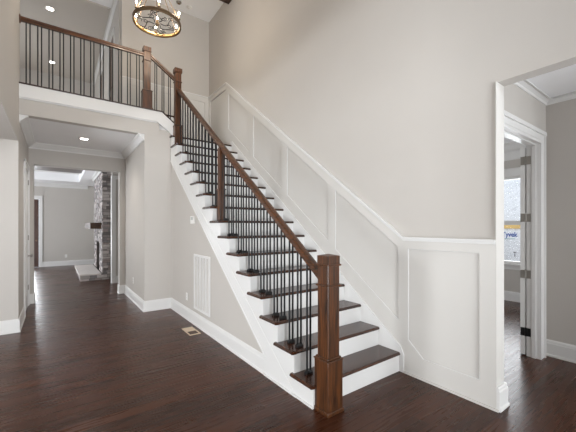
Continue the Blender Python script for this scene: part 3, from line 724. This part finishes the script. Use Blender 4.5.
# ------------------------------------------------------------------ vents, plates
t = thing('return_air_grille', 'tall white return air grille on the wall under the stairs', 'vent', (XS, 4.33, .235))
y0, y1, z0, z1 = 4.03, 4.633, .238, 1.042
MB().box(XS-.002, XS, y0+.02, y1-.02, z0+.02, z1-.02).build('backing', M['grey'], t)
mb = MB(); mb.box(XS-.014, XS, y0, y0+.035, z0, z1); mb.box(XS-.014, XS, y1-.035, y1, z0, z1); mb.box(XS-.014, XS, y0+.035, y1-.035, z0, z0+.035); mb.box(XS-.014, XS, y0+.035, y1-.035, z1-.035, z1)
mb.build('frame', M['white'], t, bevel=.003)
for k in range(4):
    y = y0+.035+(y1-y0-.07)*(k+1)/5
    MB().box(XS-.013, XS-.002, y-.013, y+.013, z0+.035, z1-.035).build('mullion', M['white'], t)
mb = MB(); nb = 40
for k in range(nb):
    z = z0+.045+(z1-z0-.09)*k/(nb-1)
    mb.add([(XS-.010, y0+.035, z-.008), (XS-.010, y1-.035, z-.008), (XS-.002, y1-.035, z+.006), (XS-.002, y0+.035, z+.006), (XS-.009, y0+.035, z-.0095), (XS-.009, y1-.035, z-.0095), (XS-.001, y1-.035, z+.0045), (XS-.001, y0+.035, z+.0045)],
           [(0, 1, 2, 3), (4, 7, 6, 5), (0, 4, 5, 1), (2, 6, 7, 3), (1, 5, 6, 2), (0, 3, 7, 4)])
mb.build('louvre', M['panel'], t)

t = thing('floor_register', 'beige floor register set in the dark planks by the stair wall', 'vent', (1.505, 4.34, 0))
MB().box(1.445, 1.565, 4.19, 4.49, .0005, .002).build('backing', M['brown'], t)
mb = MB(); mb.box(1.430, 1.448, 4.165, 4.515, .0005, .006); mb.box(1.565, 1.583, 4.165, 4.515, .0005, .006); mb.box(1.448, 1.565, 4.165, 4.195, .0005, .006); mb.box(1.448, 1.565, 4.485, 4.515, .0005, .006)
mb.box(1.448, 1.565, 4.335, 4.345, .0005, .006)
mb.build('frame', M['beige'], t, bevel=.0015)
for k in range(9):
    y = 4.352+k*.0155; MB().box(1.448, 1.565, y, y+.010, .002, .005).build('slat', M['beige'], t)

t = thing('thermostat', 'white thermostat box on the wall below the stair stringer', 'thermostat', (XS, 4.68, 1.49))
MB().box(XS-.022, XS, 4.61, 4.755, 1.49, 1.605).build('body', M['plastic'], t, bevel=.004)
MB().box(XS-.024, XS-.022, 4.64, 4.725, 1.545, 1.59).build('display', mat('grey_display', srgb(178, 182, 178), .3), t)
def plate(name, label, cat, plane, p, s, a, z, kind='outlet', group=None):
    def B(mb, a0, a1, z0, z1, t0, t1):
        if plane == 'x': mb.box(p+s*t0, p+s*t1, a+a0, a+a1, z+z0, z+z1)
        else: mb.box(a+a0, a+a1, p+s*t0, p+s*t1, z+z0, z+z1)
    loc = (p, a, z) if plane == 'x' else (a, p, z)
    t = thing(name, label, cat, loc, group)
    mb = MB(); B(mb, -.036, .036, -.058, .058, 0, .006); mb.build('cover_plate', M['plastic'], t, bevel=.002)
    for q in (-.022, .022):
        mb = MB(); B(mb, -.016, .016, q-.014, q+.014, .006, .008); rc = mb.build('receptacle', M['white'], t)
        mb = MB(); B(mb, -.008, -.005, q-.006, q+.006, .008, .0085); B(mb, .005, .008, q-.006, q+.006, .008, .0085); mb.build('slot', M['dark'], rc)
plate('wall_outlet', 'white outlet low on the under stair wall, left of the grille', 'outlet', 'x', XS, -1, 4.97, .35)
plate('wall_outlet', 'white outlet low on the hall wall right of the opening', 'outlet', 'x', XH, -1, 6.76, .40)
plate('wall_outlet', 'white outlet on the far great room wall above its baseboard', 'outlet', 'y', 14.4, -1, .293, .355)

# ------------------------------------------------------------------ stone fireplace in the great room
fp = thing('stone_fireplace', 'stacked stone fireplace with raised hearth seen through the hall opening', 'fireplace', (1.2, 11.1, 0))
def ledge_face(mb, plane, p, s, a0, a1, z0, z1, hole=None):
    z = z0
    while z < z1-.01:
        h = min(random.choice((.05, .06, .075, .09)), z1-z)
        if z1-z-h < .03: h = z1-z
        a = a0
        while a < a1-.005:
            l = min(random.uniform(.10, .26), a1-a)
            if a1-a-l < .06: l = a1-a
            d = random.uniform(.012, .028); mi = random.randrange(6)
            segs = [(a, a+l)]
            if hole and z+h > hole[2] and z < hole[3]:
                segs = [(u, v) for u, v in ((a, min(a+l, hole[0])), (max(a, hole[1]), a+l)) if v-u > .01]
            for u, v in segs:
                if plane == 'x': mb.box(p, p+s*d, u+.004, v-.004, z+.004, z+h-.004, mi)
                else: mb.box(u+.004, v-.004, p, p+s*d, z+.004, z+h-.004, mi)
            a += l
        z += h
mb = MB()
FX, FY0, FY1 = 1.03, 9.97, 12.3
mb.box(FX, 1.61, FY0, 10.7, .0, 2.99, 6); mb.box(FX, 1.61, 11.55, FY1, .0, 2.99, 6); mb.box(FX, 1.61, 10.7, 11.55, .98, 2.99, 6); mb.box(1.45, 1.61, 10.7, 11.55, 0, .98, 6)
ledge_face(mb, 'x', FX, -1, FY0-.04, FY1, .18, 2.99, (10.7, 11.55, .18, .98)); ledge_face(mb, 'y', FY0, -1, FX-.03, 1.61, .15, 2.99)
mb.build('chimney_breast', STONE, fp)
MB().box(1.10, 1.45, 10.72, 11.53, .2, .97).build('firebox', M['firebox'], fp)
mb = MB(); ledge_face(mb, 'y', 9.955, -1, .50, 1.61, .0, .145); ledge_face(mb, 'x', .53, -1, 9.96, 12.4, .0, .145); mb.box(.53, FX-.05, 9.96, 12.4, 0, .145, 6)
mb.build('hearth_base', STONE, fp)
MB().box(.48, FX-.046, 9.905, 12.43, .145, .185).build('hearth_slab', M['hearthstone'], fp, bevel=.006)
MB().box(.745, FX-.0, 10.12, 12.1, 1.385, 1.555).build('mantel', M['mantel'], fp, bevel=.008)
